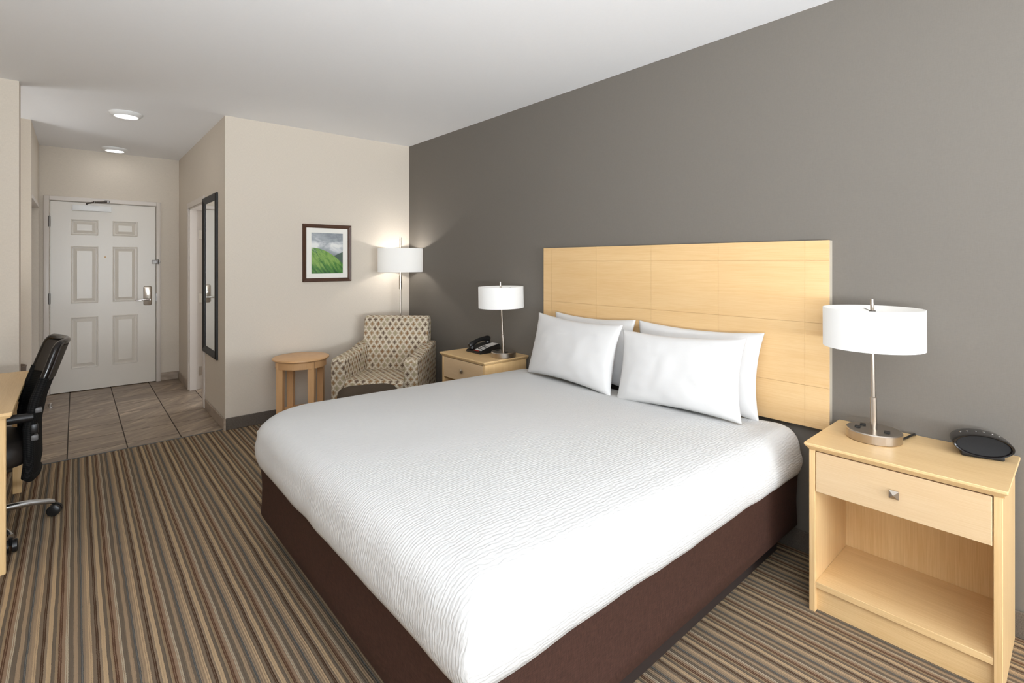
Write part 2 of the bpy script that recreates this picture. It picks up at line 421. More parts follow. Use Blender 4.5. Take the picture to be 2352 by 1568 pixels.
# closet front along the hall's left side
mb = MB(); mb.box(-1.6, XL-0.10, 5.93, 6.0, 0, H)
mb.box(XL-0.10, XL, 5.93, 7.15, 1.985, H); mb.box(XL-0.10, XL, 5.93, 6.0, 0, 1.985); mb.box(XL-0.10, XL, 7.06, 7.15, 0, 1.985)
struct(mb.obj('wall_closet', M['beige'], smooth=False))
wallbox('wall_closet_back', M['beige'], -1.0, -0.9, 6.0, 7.15, 0, H)
# entry wall with a door opening
mb = MB(); DX0, DX1, DZ = -0.206, 0.707, 2.045
mb.box(-1.0, DX0, YD+0.01, YD+0.12, 0, H); mb.box(DX1, XR, YD+0.01, YD+0.12, 0, H); mb.box(DX0, DX1, YD+0.01, YD+0.12, DZ, H)
struct(mb.obj('wall_entry', M['beige'], smooth=False))
wallbox('wall_outside', M['beige'], -0.6, 1.1, 7.4, 7.45, 0, H)
# hall right wall with the bathroom doorway
BY0, BY1, BZ = 5.60, 6.44, 1.985
mb = MB(); mb.box(XH, XH+0.12, YF, BY0, 0, H); mb.box(XH, XH+0.12, BY1, YD+0.01, 0, H); mb.box(XH, XH+0.12, BY0, BY1, BZ, H)
struct(mb.obj('wall_hall', M['beige'], smooth=False))
# wall behind the camera with the window
WX0, WX1, WZ0, WZ1 = -0.75, 2.25, 0.40, 2.35
mb = MB(); mb.box(XB, WX0, YB-T, YB, 0, H); mb.box(WX1, XR, YB-T, YB, 0, H); mb.box(WX0, WX1, YB-T, YB, 0, WZ0); mb.box(WX0, WX1, YB-T, YB, WZ1, H)
struct(mb.obj('wall_back', M['beige'], smooth=False))
mb = MB()
for a in (WX0, (WX0+WX1)/2-0.03, WX1-0.06): mb.box(a, a+0.06, YB-0.09, YB-0.03, WZ0, WZ1)
mb.box(WX0, WX1, YB-0.09, YB-0.03, WZ0, WZ0+0.06); mb.box(WX0, WX1, YB-0.09, YB-0.03, WZ1-0.06, WZ1)
struct(mb.obj('window_1', M['white_metal'], smooth=False))

# baseboards
def base(name, mat, *b): return struct(MB().box(*b, bev=0.004, seg=1).obj(name, mat, smooth=False))
base('baseboard_far', M['cbase'], XH+0.004, XR-0.012, YF-0.012, YF, 0, 0.10)
base('baseboard_right', M['cbase'], XR-0.012, XR, YB, YF-0.012, 0, 0.10)
base('baseboard_left', M['cbase'], XB, XB+0.012, YB, 4.70, 0, 0.10)
base('baseboard_nook', M['cbase'], XB+0.012, XL-0.012, 4.708, 4.72, 0, 0.10)
base('baseboard_hall', M['tbase'], XH-0.010, XH, YF+0.01, BY0-0.09, 0, 0.095)
base('baseboard_hall', M['tbase'], XH-0.010, XH, BY1+0.062, YD-0.005, 0, 0.095)
base('baseboard_entry', M['tbase'], 0.752, XH-0.010, YD, YD+0.01, 0, 0.095)
struct(MB().box(XL, XH, YT-0.006, YT+0.006, 0.0, 0.004, 0.0015, 1).obj('trim_1', M['greyplastic'], smooth=False))
struct(MB().box(XH-0.0115, XH+0.003, YF-0.0130, YF-0.0095, 0.0, 0.099, 0.001, 1).obj('trim_2', M['tbase'], smooth=False))

# ---------------- entry door
door = struct(empty('door_1', ((DX0+DX1)/2, YD, 0)))
ox = (DX0+DX1)/2
fr = MB()
for x0, x1 in ((DX0-0.048, DX0-0.004), (DX1+0.004, DX1+0.045)): fr.box(x0-ox, x1-ox, -0.014, 0.05, 0, DZ+0.05, 0.004, 2)
fr.box(DX0-0.004-ox, DX1+0.004-ox, -0.014, 0.05, DZ+0.004, DZ+0.05, 0.003, 1)
fr.obj('door_frame', M['frame'], door)
bk = MB().box(DX0-ox-0.004, DX1-ox+0.004, 0.04, 0.06, 0, DZ+0.004).obj('door_stop', M['dgap'], door, smooth=False)  # dark sheet behind the leaf, puts the shade of the door gap into colour
# slab front face built as a grid whose six panel cells carry a raised moulding
sl = MB(); px = [DX0+0.004, -0.040, 0.187, 0.312, 0.535, DX1-0.004]; pz = [0.008, 0.249, 0.801, 0.951, 1.568, 1.688, 1.857, DZ-0.004]
yf = 0.0
for i in range(5):
    for j in range(7):
        x0, x1, z0, z1 = px[i]-ox, px[i+1]-ox, pz[j], pz[j+1]
        if i in (1, 3) and j in (1, 3, 5):
            prof = [(0, 0), (0.005, -0.005), (0.011, -0.004), (0.015, 0.014), (0.020, 0.014), (0.048, 0.003), (0.051, 0.001)]
            rings = [[(x0+d, yf+h, z0+d), (x1-d, yf+h, z0+d), (x1-d, yf+h, z1-d), (x0+d, yf+h, z1-d)] for d, h in prof]
            sl.loft(rings, True, False, True)
        else: sl.face([(x0, yf, z0), (x1, yf, z0), (x1, yf, z1), (x0, yf, z1)])
bmesh.ops.remove_doubles(sl.bm, verts=sl.bm.verts[:], dist=0.0004)
X0, X1, Z0, Z1 = px[0]-ox, px[-1]-ox, pz[0], pz[-1]
for q in ([(X0, 0, Z0), (X0, 0, Z1), (X0, .04, Z1), (X0, .04, Z0)], [(X1, 0, Z0), (X1, .04, Z0), (X1, .04, Z1), (X1, 0, Z1)], [(X0, 0, Z1), (X1, 0, Z1), (X1, .04, Z1), (X0, .04, Z1)],
          [(X0, 0, Z0), (X0, .04, Z0), (X1, .04, Z0), (X1, 0, Z0)], [(X0, .04, Z0), (X0, .04, Z1), (X1, .04, Z1), (X1, .04, Z0)]): sl.face(q)
bmesh.ops.remove_doubles(sl.bm, verts=sl.bm.verts[:], dist=0.0004)
slab = sl.obj('door_leaf', M['door'], door, smooth=False)
for z in (1.825, 1.011, 0.179):
    h = MB(); h.lathe([(0.009, z-0.055), (0.009, z+0.055)], DX0-0.002-ox, -0.010, 12)
    for k in (-0.056, 0.056): h.lathe([(0.006, z+k-0.003), (0.006, z+k+0.003)], DX0-0.002-ox, -0.010, 10)
    h.obj('hinge', M['hinge'], door)
cl = MB().box(-0.028-ox, 0.300-ox, -0.055, -0.001, 1.950, 2.012, 0.004, 2).obj('door_closer', M['white_metal'], door)
am = MB(); am.tube([(0.09-ox, -0.03, 2.013), (0.09-ox, -0.03, 2.032), (0.155-ox, -0.085, 2.045)], 0.008, 10)
am.tube([(0.155-ox, -0.085, 2.047), (0.26-ox, -0.028, 2.062)], 0.008, 10); am.lathe([(0.014, 2.035), (0.014, 2.055)], 0.155-ox, -0.085, 14)
am.box(0.240-ox, 0.285-ox, -0.032, -0.008, 2.050, 2.078, 0.004, 1); am.obj('closer_arm', M['hinge'], cl)
lk = MB()
lk.loft([[(a[0], h, a[1]) for a in rrect(0.588-ox+k, 0.668-ox-k, 0.897+k, 1.119-k, 0.018, 5)] for h, k in ((-0.001, 0), (-0.010, 0.001), (-0.014, 0.008))], True, False, True)
lock = lk.obj('lock_plate', M['steel'], door)
lv = MB(); lv.tube([(0.640-ox, -0.010, 0.965), (0.640-ox, -0.045, 0.965)], 0.012, 14)
lv.tube([(0.646-ox, -0.048, 0.966), (0.60-ox, -0.052, 0.966), (0.55-ox, -0.055, 0.962), (0.512-ox, -0.050, 0.960)], [0.012, 0.012, 0.010, 0.007], 14)
lv.obj('lever_handle', M['chrome'], lock)
tb = MB(); tb.tube([(0.63-ox, -0.012, 1.03), (0.63-ox, -0.026, 1.03)], 0.009, 12); tb.box(0.627-ox, 0.633-ox, -0.034, -0.024, 1.02, 1.048, 0.002, 1); tb.obj('thumb_turn', M['chrome'], lock)
la = MB(); la.box(0.668-ox, 0.715-ox, -0.028, -0.001, 1.378, 1.420, 0.003, 1); la.tube([(0.722-ox, -0.03, 1.372), (0.722-ox, -0.03, 1.426)], 0.010, 12); la.box(0.715-ox, 0.745-ox, -0.028, -0.013, 1.384, 1.414, 0.003, 1)
la.obj('swing_latch', M['hinge'], door)
pe = MB(); pe.tube([(0.247-ox, 0.002, 1.453), (0.247-ox, -0.006, 1.453)], 0.008, 14); pe.obj('peephole', M['edge'], door)
sp = MB().box(DX1-0.003-ox, DX1+0.006-ox, -0.0155, 0.0, 0.94, 1.03).obj('strike_plate', M['hinge'], door, smooth=False)

# ---------------- bathroom doorway and its door (swung into the bathroom)
bd = struct(empty('door_2', (XH, (BY0+BY1)/2, 0))); oy = (BY0+BY1)/2
fr = MB()
for y0, y1 in ((BY1-0.006, BY1+0.055), (BY0-0.055, BY0+0.006)): fr.box(-0.014, 0.0, y0-oy, y1-oy, 0, BZ-0.0065, 0.002, 1)
fr.box(-0.014, 0.0, BY0-0.055-oy, BY1+0.055-oy, BZ-0.006, BZ+0.05, 0.002, 1)
fr.box(0.0, 0.12, BY1-0.022-oy, BY1-oy, 0, BZ); fr.box(0.0, 0.12, BY0-oy, BY0+0.022-oy, 0, BZ); fr.box(0.0, 0.12, BY0-oy, BY1-oy, BZ-0.022, BZ)
fr.box(0.0, 0.065, BY1-0.034-oy, BY1-0.021-oy, 0, BZ-0.02); fr.box(0.0, 0.065, BY0+0.021-oy, BY0+0.034-oy, 0, BZ-0.02)
fr.obj('door_frame', M['frame'], bd, smooth=False)
bl = MB().box(0.128, 0.90, BY1-0.060-oy, BY1-0.024-oy, 0.012, BZ-0.03, 0.002, 1).obj('door_leaf', M['door'], bd, smooth=False)
for z in (1.70, 1.0, 0.20): MB().box(0.085, 0.122, BY1-0.0265-oy, BY1-0.0215-oy, z-0.05, z+0.05, 0.001, 1).obj('hinge', M['chrome'], bd, smooth=False)

# ---------------- closet sliding doors
cd = struct(empty('door_3', (XL, 6.53, 0)))
MB().box(-0.085, 0.006, 6.0-6.53, 7.06-6.53, 1.950, 1.985, 0.002, 1).obj('door_track', M['frame'], cd, smooth=False)
MB().box(-0.058, -0.030, 6.02-6.53, 6.56-6.53, 0.01, 1.935, 0.003, 1).obj('sliding_panel', M['frame'], cd, smooth=False)
MB().box(-0.090, -0.062, 6.50-6.53, 7.05-6.53, 0.01, 1.935, 0.003, 1).obj('sliding_panel', M['frame'], cd, smooth=False)

# ================================================================== BED
BX0, BX1, BY_0, BY_1 = 0.636, 2.585, 0.872, 2.800
bcx, bcy = 1.6, 1.85
def tilt(p):  # the bed sits about 3 cm lower at its head
    a = 0.030 + 0.014*min(1, max(0, (p[2]-0.46)/0.18))
    return (p[0], p[1], p[2] - a*max(0, (p[0]-BX0))/2.0 * min(1, p[2]/0.35))
bed = thing('bed', 'king bed base with a brown wrapped skirt on a dark plinth', 'bed', (bcx, bcy, 0))
def rings_to(mb, rings, cap0, cap1): return mb.loft([[tilt(p) for p in r] for r in rings], True, cap0, cap1)
sub = lambda r: [(a[0]-bcx, a[1]-bcy, a[2]) for a in r]
# skirt
SX0, SX1, SY0, SY1 = 0.685, 2.60, 0.905, 2.765
rings = []
for z, off in ((0.440, 0.02), (0.465, 0.012), (0.46, -0.004), (0.445, -0.010), (0.40, -0.006), (0.30, -0.001), (0.22, -0.003), (0.172, -0.006), (0.166, 0.0), (0.172, 0.02)):
    rings.append([(p[0], p[1], z) for p in rrect(SX0+off, SX1, SY0+off, SY1-off, (0.05, 0.03, 0.03, 0.15), 6)])
mb = MB(); mb.loft([[tilt(p) for p in r] for r in rings], True, True, True); mb.xform(Matrix.Translation((-bcx, -bcy, 0)))
mb.obj('bed_skirt', M['skirt'], bed, angle=60)
MB().box(0.775-bcx, 2.57-bcx, 0.988-bcy, 2.68-bcy, 0.0, 0.172, 0.004, 1).obj('bed_plinth', M['plinth'], bed, smooth=False)
mb = MB(); 
rings = [[(p[0], p[1], z) for p in rrect(BX0+0.035+o, BX1-0.02-o, BY_0+0.035+o, BY_1-0.035-o, 0.1, 6)] for z, o in ((0.47, 0.0), (0.56, 0.0), (0.61, 0.05), (0.64, 0.13))]
mb.loft([[tilt(p) for p in r] for r in rings], True, True, True); mb.xform(Matrix.Translation((-bcx, -bcy, 0)))
mb.obj('mattress', M['mattress'], bed)

# coverlet: rounded shell over the mattress, with its own ripple direction in the UVs
def coverlet():
    bm = bmesh.new(); L = bm.loops.layers.uv.new('UVMap')
    TOP, Rr, ZB = 0.690, 0.115, 0.448
    levels = []   # (inset, z, arc)
    for d in (0.93, 0.8, 0.65, 0.5, 0.38, 0.28, 0.22, 0.18): levels.append((d, TOP - 0.030*(1-d/0.93)**2.2, 0.0))
    zt = TOP - 0.024
    for i in range(0, 9):
        a = pi/2*i/8; levels.append((Rr*(1-sin(a)) , zt-0.006 - Rr*0.92*(1-cos(a)), Rr*a))
    z0 = levels[-1][1]; s0 = levels[-1][2]
    for i in range(1, 7):
        f = i/6; z = z0 + (ZB-z0)*f; levels.append((-0.010*sin(pi*f) + 0.006*f, z, s0 + (z0-z)))
    levels.append((0.03, ZB-0.004, s0+(z0-ZB)+0.02))
    def outline(d):
        k = max(0.0, d); rad = [max(0.055-0.2*k, 0.015), max(0.06-k*0.2, 0.015), max(0.08-k*0.4, 0.015), max(0.29-k*0.42, 0.02)]
        x0, x1, y0, y1 = BX0+d, BX1-d, BY_0+d, BY_1-d
        nseg, ncor = 48, 10; corners = []
        pts = []
        cs = ((x0+rad[0], y0+rad[0], pi, rad[0]), (x1-rad[1], y0+rad[1], 1.5*pi, rad[1]), (x1-rad[2], y1-rad[2], 0, rad[2]), (x0+rad[3], y1-rad[3], pi/2, rad[3]))
        for k_, (cx, cy, a0, q) in enumerate(cs):
            arc = [(cx+q*cos(a0+pi/2*i/ncor), cy+q*sin(a0+pi/2*i/ncor)) for i in range(ncor+1)]
            pts += [(p, k_, True) for p in arc]
            nx = cs[(k_+1) % 4]; e = (nx[0]+nx[3]*cos(nx[2]), nx[1]+nx[3]*sin(nx[2])); s = arc[-1]
            for i in range(1, nseg): f = i/nseg; pts.append(((s[0]+(e[0]-s[0])*f, s[1]+(e[1]-s[1])*f), k_, False))
        return pts
    prev = None; prevs = 0; prevd = 0
    for li, (d, z, s) in enumerate(levels):
        o = outline(d); vs = []
        for (p, k_, c) in o:
            wob = 0.004*mnoise.noise((p[0]*3, p[1]*3, z*4)) if d > 0.12 else 0.006*mnoise.noise((p[0]*7, p[1]*7, z*3))
            hx = 0.0
            zz = z + (wob if d > 0.12 else 0)
            px_, py_ = p
            if d < 0.02:  # gentle unevenness of the hanging sides and of the hem
                nx = -1 if p[0] < BX0+0.06 else 0; ny = -1 if p[1] < BY_0+0.06 else (1 if p[1] > BY_1-0.06 else 0)
                px_ += nx*wob; py_ += ny*wob
                if s > s0+0.05: zz += 0.004*mnoise.noise((p[0]*5+3, p[1]*5, 0))
            if s > 0.02 and p[0] < BX0+0.10 and p[1] < BY_0+0.10:   # gathered fold down the near foot corner
                g_ = max(0, 1-abs((p[0]-BX0)-(p[1]-BY_0))/0.05)*min(1, s/0.08)
                r_ = g_*(0.010 + 0.008*mnoise.noise((z*55, p[0]*40, p[1]*40)))
                px_ -= r_*0.7; py_ -= r_*0.7
            if 0 < s < Rr*pi/2+0.04:   # squarer shoulder at the near head corner
                wgt = min(1, max(0, (p[0]-2.15)/0.35))*min(1, max(0, (1.35-p[1])/0.35))
                zz += 0.030*wgt*sin(min(pi, s/Rr*2))
            vs.append(bm.verts.new(tilt((px_, py_, zz))))
        if prev is None:
            f = bm.faces.new(vs)
            for l in f.loops: l[L].uv = (l.vert.co.x, l.vert.co.y)
        else:
            n = len(vs)
            for i in range(n):
                j = (i+1) % n
                f = bm.faces.new((prev[i], vs[i], vs[j], prev[j]))
                cmid = ((vs[i].co+vs[j].co)/2); 
                t = (vs[j].co - vs[i].co); nxy = Vector((t.y, -t.x))
                for l in f.loops:
                    ss = s if l.vert in (vs[i], vs[j]) else prevs
                    x, y = l.vert.co.x, l.vert.co.y
                    if ss == 0.0 and s == 0: l[L].uv = (x, y); continue
                    if abs(nxy.y) > abs(nxy.x):
                        yy = (BY_0+Rr-ss) if nxy.y < 0 else (BY_1-Rr+ss)
                        l[L].uv = (x, yy)
                    else:
                        l[L].uv = ((BX0+Rr-ss) if nxy.x < 0 else (BX1-Rr+ss), y)
        prev, prevs, prevd = vs, s, d
    bmesh.ops.recalc_face_normals(bm, faces=bm.faces[:])
    me = bpy.data.meshes.new('coverlet'); bm.to_mesh(me); bm.free(); me.materials.append(M['quilt']); me.shade_smooth()
    o = bpy.data.objects.new('coverlet', me); C.objects.link(o)
    return o
tag(coverlet(), 'white rippled matelasse coverlet tucked over the king mattress', 'bedspread')

# pillows
def pillow(label, y0, y1, hgt, thick, xb, zb, xt, yaw=0.0, seed=0, lift=0.0, roll=0.0):
    W = (y1-y0); Hh = hgt; nu, nv = 44, 30
    bm = bmesh.new()
    def surf(u, v, sgn):
        k = 0.075
        x = u*W/2*(1 - k*(1-v*v)*abs(u)**3); z = v*Hh/2*(1 - 0.10*(1-u*u)*abs(v)**3)
        t = thick/2*((1-u**2)*(1-v**2))**0.42 * (1 - 0.18*v)
        nz = mnoise.noise((u*1.8+seed*3.1, v*1.8, sgn+seed))*0.005 + mnoise.noise((u*5+seed, v*4, sgn*2))*0.004
        cr = mnoise.noise((u*9+seed*2, v*3+seed, 5.0))*0.004*max(0, (abs(u)-0.5))
        t = max(0.0, t + (nz+cr)*min(1.0, ((1-u*u)*(1-v*v))*3))
        # stiff flange rim
        return Vector((x, sgn*max(t, 0.0035), z))
    grid = {}
    for sgn in (-1, 1):
        for i in range(nu+1):
            for j in range(nv+1):
                u, v = -1+2*i/nu, -1+2*j/nv
                u = math.copysign(abs(u)**0.85, u); v = math.copysign(abs(v)**0.85, v)
                grid[sgn, i, j] = bm.verts.new(surf(u, v, sgn))
        for i in range(nu):
            for j in range(nv):
                q = [grid[sgn, i, j], grid[sgn, i+1, j], grid[sgn, i+1, j+1], grid[sgn, i, j+1]]
                bm.faces.new(q if sgn < 0 else q[::-1])
    loop = [(i, 0) for i in range(nu)] + [(nu, j) for j in range(nv)] + [(i, nv) for i in range(nu, 0, -1)] + [(0, j) for j in range(nv, 0, -1)]
    for a, b in zip(loop, loop[1:]+loop[:1]): bm.faces.new((grid[-1, a[0], a[1]], grid[1, a[0], a[1]], grid[1, b[0], b[1]], grid[-1, b[0], b[1]]))
    bmesh.ops.recalc_face_normals(bm, faces=bm.faces[:])
    me = bpy.data.meshes.new('pillow'); bm.to_mesh(me); bm.free(); me.materials.append(M['cotton']); me.shade_smooth()
    o = bpy.data.objects.new('pillow', me); C.objects.link(o)
    # local x -> world -y, local y (front is -1) -> world x, leaning back
    lean = math.atan2(xt-xb, hgt)
    o.matrix_world = Matrix.Translation(((xb+xt)/2, (y0+y1)/2, zb + hgt/2*cos(lean))) @ Matrix.Rotation(-pi/2+yaw, 4, 'Z') @ Matrix.Rotation(-lean, 4, 'X') @ Matrix.Rotation(roll, 4, 'Y')
    return tag(o, label, 'pillow', 'white pillows against the headboard')
pillow('white pillow on the far half of the bed, in front of its pair', 1.772, 2.525, 0.415, 0.15, 2.320, 0.636, 2.42, R(-4), 1, roll=R(1.0))
pillow('white pillow behind the front far pillow, its corner peeking above', 1.80, 2.47, 0.42, 0.11, 2.500, 0.632, 2.565, R(0), 2)
pillow('white pillow on the near half of the bed, in front of its pair', 1.065, 1.757, 0.400, 0.15, 2.320, 0.630, 2.415, R(3), 3, roll=R(-2.0))
pillow('white pillow behind the front near pillow, its side showing', 1.045, 1.775, 0.43, 0.11, 2.500, 0.622, 2.565, R(0), 4)

# ================================================================== HEADBOARD
hb = thing('headboard', 'wide maple headboard panel mounted on the grey wall behind the bed', 'headboard', (XR-0.001, 1.709, 0.62))
HX = -0.038; hy0, hy1, hz0, hz1 = 0.777-1.709, 2.641-1.709, 0.0, 0.88
MB().box(HX+0.003, 0, hy0, hy1, hz0, hz1, 0.001, 1).obj('backing_panel', M['white_edge'], hb, smooth=False)
mb = MB(); ys = [hy0, 0.880-1.709, 1.305-1.709, 1.723-1.709, 2.145-1.709, 2.561-1.709, hy1]; zs = [hz0, 0.195, 0.494, 0.786, hz1]
g = 0.0006
for a, b in zip(ys, ys[1:]):
    for c, d in zip(zs, zs[1:]): mb.box(HX-0.004, HX+0.003, a+(g if a != hy0 else 0), b-(g if b != hy1 else 0), c+(g if c != hz0 else 0), d-(g if d != hz1 else 0))
mb.obj('veneer_face', M['head'], hb, smooth=False)
MB().box(HX-0.0005, HX+0.003, hy0+0.002, hy1-0.002, hz0+0.002, hz1-0.002).obj('joint_lines', M['headgap'], hb, smooth=False)

# ================================================================== NIGHTSTANDS
def nightstand(label, loc):
    t = thing('nightstand', label, 'nightstand', loc, 0, 'maple nightstands beside the bed')
    # local: x 0 = wall side, -x = front ; y centred
    D, Wd, Ht = 0.425, 0.560, 0.675; hw = Wd/2
    top = MB(); top.loft([[(p[0], p[1], z) for p in rrect(-D-0.018+k, -0.004, -hw-0.014+k, hw+0.014-k, 0.004, 2)] for z, k in ((Ht-0.028, 0.016), (Ht-0.012, 0.002), (Ht-0.009, 0.0), (Ht-0.002, 0.0), (Ht, 0.0015))], True, True, True)
    top.obj('top', M['wy'], t, smooth=False)
    MB().box(-D-0.002, -D, -hw-0.004, hw+0.004, Ht-0.0275, Ht-0.025).obj('top_edge', M['edge'], t, smooth=False)
    for s in (-1, 1):
        a, b = (hw-0.022, hw) if s > 0 else (-hw, -hw+0.022)
        MB().box(-D, -0.016, a, b, 0, Ht-0.028, 0.0015, 1).obj('side_panel', M['wz'], t, smooth=False)
    i0, i1 = -hw+0.022, hw-0.022
    MB().box(-0.03, -0.018, i0, i1, 0.05, Ht-0.028).obj('back_panel', M['wz'], t, smooth=False)
    MB().box(-D+0.002, -0.03, i0, i1, 0.098, 0.122, 0.001, 1).obj('shelf', M['wy'], t, smooth=False)
    MB().box(-D+0.022, -D+0.040, i0, i1, 0.002, 0.098).obj('toe_kick', M['wy'], t, smooth=False)
    dr = MB(); dr.box(-D-0.001, -D+0.018, i0+0.003, i1-0.003, 0.483, Ht-0.033, 0.0015, 1); dr.box(-D+0.018, -0.05, i0+0.012, i1-0.012, 0.49, Ht-0.05)
    d = dr.obj('drawer', M['pale_y'], t, smooth=False)
    k = MB(); z = 0.563; x = -D-0.001
    k.tube([(x, 0, z), (x-0.010, 0, z)], 0.008, 12)
    for r0, x0 in ((0.0145, x-0.010),): 
        a = [(x0, -r0, z-r0), (x0, r0, z-r0), (x0, r0, z+r0), (x0, -r0, z+r0)]; b = [(x0-0.004, p[1], p[2]) for p in a]; tip = [(x0-0.014, p[1]*0.05, z+(p[2]-z)*0.05) for p in a]
        k.loft([a, b, tip], True, True, True)
    k.obj('knob', M['steel'], d, smooth=False)
    return t
NSY, NFY = 0.455, 3.135
nightstand('maple nightstand with open shelf on the near side of the bed', (XR-0.001, NSY, 0))
nightstand('maple nightstand on the far side of the bed beside the armchair', (XR-0.001, NFY, 0))

# ================================================================== LAMPS
def bulb_light(name, parent, loc, power, rad=0.03, col=(1, 0.96, 0.91)):
    l = bpy.data.lights.new(name, 'POINT'); l.energy = power; l.color = col; l.shadow_soft_size = rad
    o = bpy.data.objects.new(name, l); C.objects.link(o); o.parent = parent; o.location = loc; return o
def shade_mesh(r, z0, z1, n=64):
    mb = MB(); mb.lathe([(r, z0), (r, z1), (r-0.003, z1), (r-0.003, z0), (r, z0)], 0, 0, n, False, False); return mb
def table_lamp(label, loc, rz, power, lean=0.0):
    t = thing('table_lamp', label, 'lamp', loc, rz, 'drum shade table lamps on the nightstands')
    b = MB(); b.lathe([(0.090, 0), (0.095, 0.003), (0.096, 0.036), (0.093, 0.040), (0.0, 0.0405)], 0, 0, 56, True, False)
    bo = b.obj('lamp_base', M['steel'], t)
    for (x, y, a) in ((0.030, 0.045, 0.2), (-0.016, 0.052, 0.2), (-0.014, -0.048, 0.2)):
        MB().box(-0.014, 0.014, -0.010, 0.010, 0.0400, 0.0445, 0.0015, 1, Matrix.Translation((x, y, 0)) @ Matrix.Rotation(a, 4, 'Z')).obj('outlet', M['black'], bo)
    p = MB(); p.lathe([(0.0115, 0.040), (0.0115, 0.170), (0.0075, 0.172), (0.0065, 0.572), (0.0, 0.573)], 0, 0, 20, False, False); p.obj('pole', M['steel'], t)
    sh = shade_mesh(0.173, 0.375, 0.535).obj('lamp_shade', M['shade'], t, recalc=True)
    sp = MB()
    for a in (0.4, 0.4+2*pi/3, 0.4+4*pi/3): sp.tube([(0, 0, 0.520), (0.170*cos(a), 0.170*sin(a), 0.520)], 0.002, 6)
    sp.lathe([(0.012, 0.512), (0.012, 0.526)], 0, 0, 12); sp.obj('shade_spider', M['hinge'], t)
    MB().lathe([(0.0, 0.400), (0.018, 0.405), (0.026, 0.425), (0.026, 0.445), (0.015, 0.470), (0.0, 0.475)], 0.035, 0, 16, False, False).obj('bulb', M['bulb'], t)
    bulb_light('bulb_light', t, (-0.03, 0, 0.455), power)
    ax = Vector((0.657, 0.754, 0))            # the thin pole leans a little to the left
    Rm = Matrix.Translation((0, 0, 0.04)) @ Matrix.Rotation(-lean, 4, ax) @ Matrix.Translation((0, 0, -0.04))
    c0 = Vector((0, 0, 0.455)); c1 = Rm @ c0
    Rs = Matrix.Translation(c1) @ Matrix.Rotation(-lean*0.35, 4, ax) @ Matrix.Translation(-c0)
    for ch in t.children:
        k = ch.name.split('.')[0]
        if k == 'pole': ch.matrix_local = Rm @ ch.matrix_local
        elif k != 'lamp_base': ch.matrix_local = Rs @ ch.matrix_local
    return t
table_lamp('brushed nickel table lamp on the near nightstand by the black clock radio', (2.466, 0.573, 0.675), 0, 0.35, R(0.8))
table_lamp('brushed nickel table lamp on the far nightstand beside the telephone', (2.468, 2.932, 0.675), 0, 3.0, R(2.6))
cord = MB(); cord.tube([(2.52, 0.49, 0.682), (2.56, 0.483, 0.681), (2.60, 0.475, 0.684), (2.640, 0.472, 0.680), (2.650, 0.47, 0.65)], 0.0045, 8)
tag(cord.obj('power_cord', M['black']), 'short black cord behind the near table lamp base', 'cord')

fl = thing('floor_lamp', 'tall nickel floor lamp with white drum shade in the corner behind the armchair', 'lamp', (2.425, 4.465, 0))
MB().lathe([(0.125, 0), (0.13, 0.004), (0.13, 0.018), (0.12, 0.024), (0.0, 0.026)], 0, 0, 40, True, False).obj('lamp_base', M['steel'], fl)
p = MB(); p.lathe([(0.008, 0.024), (0.008, 1.13), (0.014, 1.131), (0.014, 1.265), (0.009, 1.267), (0.009, 1.64), (0.0, 1.641)], 0, 0, 18, False, False)
p.obj('pole', M['steel'], fl)
MB().tube([(0.012, -0.006, 1.20), (-0.008, -0.022, 1.20)], 0.004, 8).obj('switch', M['black'], fl)
shade_mesh(0.218, 1.300, 1.532).obj('lamp_shade', M['shade'], fl)
sp = MB()
for a in (0.4, 0.4+2*pi/3, 0.4+4*pi/3): sp.tube([(0, 0, 1.51), (0.215*cos(a), 0.215*sin(a), 1.51)], 0.002, 6)
sp.obj('shade_spider', M['hinge'], fl)
MB().lathe([(0.0, 1.345), (0.02, 1.35), (0.03, 1.375), (0.03, 1.40), (0.015, 1.43), (0.0, 1.435)], 0.04, 0, 16, False, False).obj('bulb', M['bulb'], fl)
bulb_light('bulb_light', fl, (0.03, -0.0, 1.42), 8.0)

# ceiling lights in the hall
for i, (x, y, lab) in enumerate(((0.312, 5.17, 'round white ceiling light at the bedroom end of the hall'), (0.316, 6.86, 'round white ceiling light close to the entry door'))):
    t = thing('ceiling_light', lab, 'light', (x, y, H), 0, 'round ceiling lights in the hall')
    MB().lathe([(0.112, 0.0), (0.112, -0.006), (0.100, -0.022), (0.082, -0.030), (0.079, -0.026)], 0, 0, 44, False, False).obj('trim_ring', M['white_metal'], t)
    MB().lathe([(0.080, -0.027), (0.0, -0.0285)], 0, 0, 40, False, True).obj('diffuser', M['disc'], t)
    l = bpy.data.lights.new('ceiling_glow', 'AREA'); l.shape = 'DISK'; l.size = 0.15; l.energy = 0.25; l.color = (1, 0.98, 0.95)
    o = bpy.data.objects.new('ceiling_glow', l); C.objects.link(o); o.parent = t; o.location = (0, 0, -0.033)

# ================================================================== CLOCK RADIO
ck = thing('clock_radio', 'black oval clock radio on the near nightstand', 'clock', (2.545, 0.258, 0.675), R(-90+16))
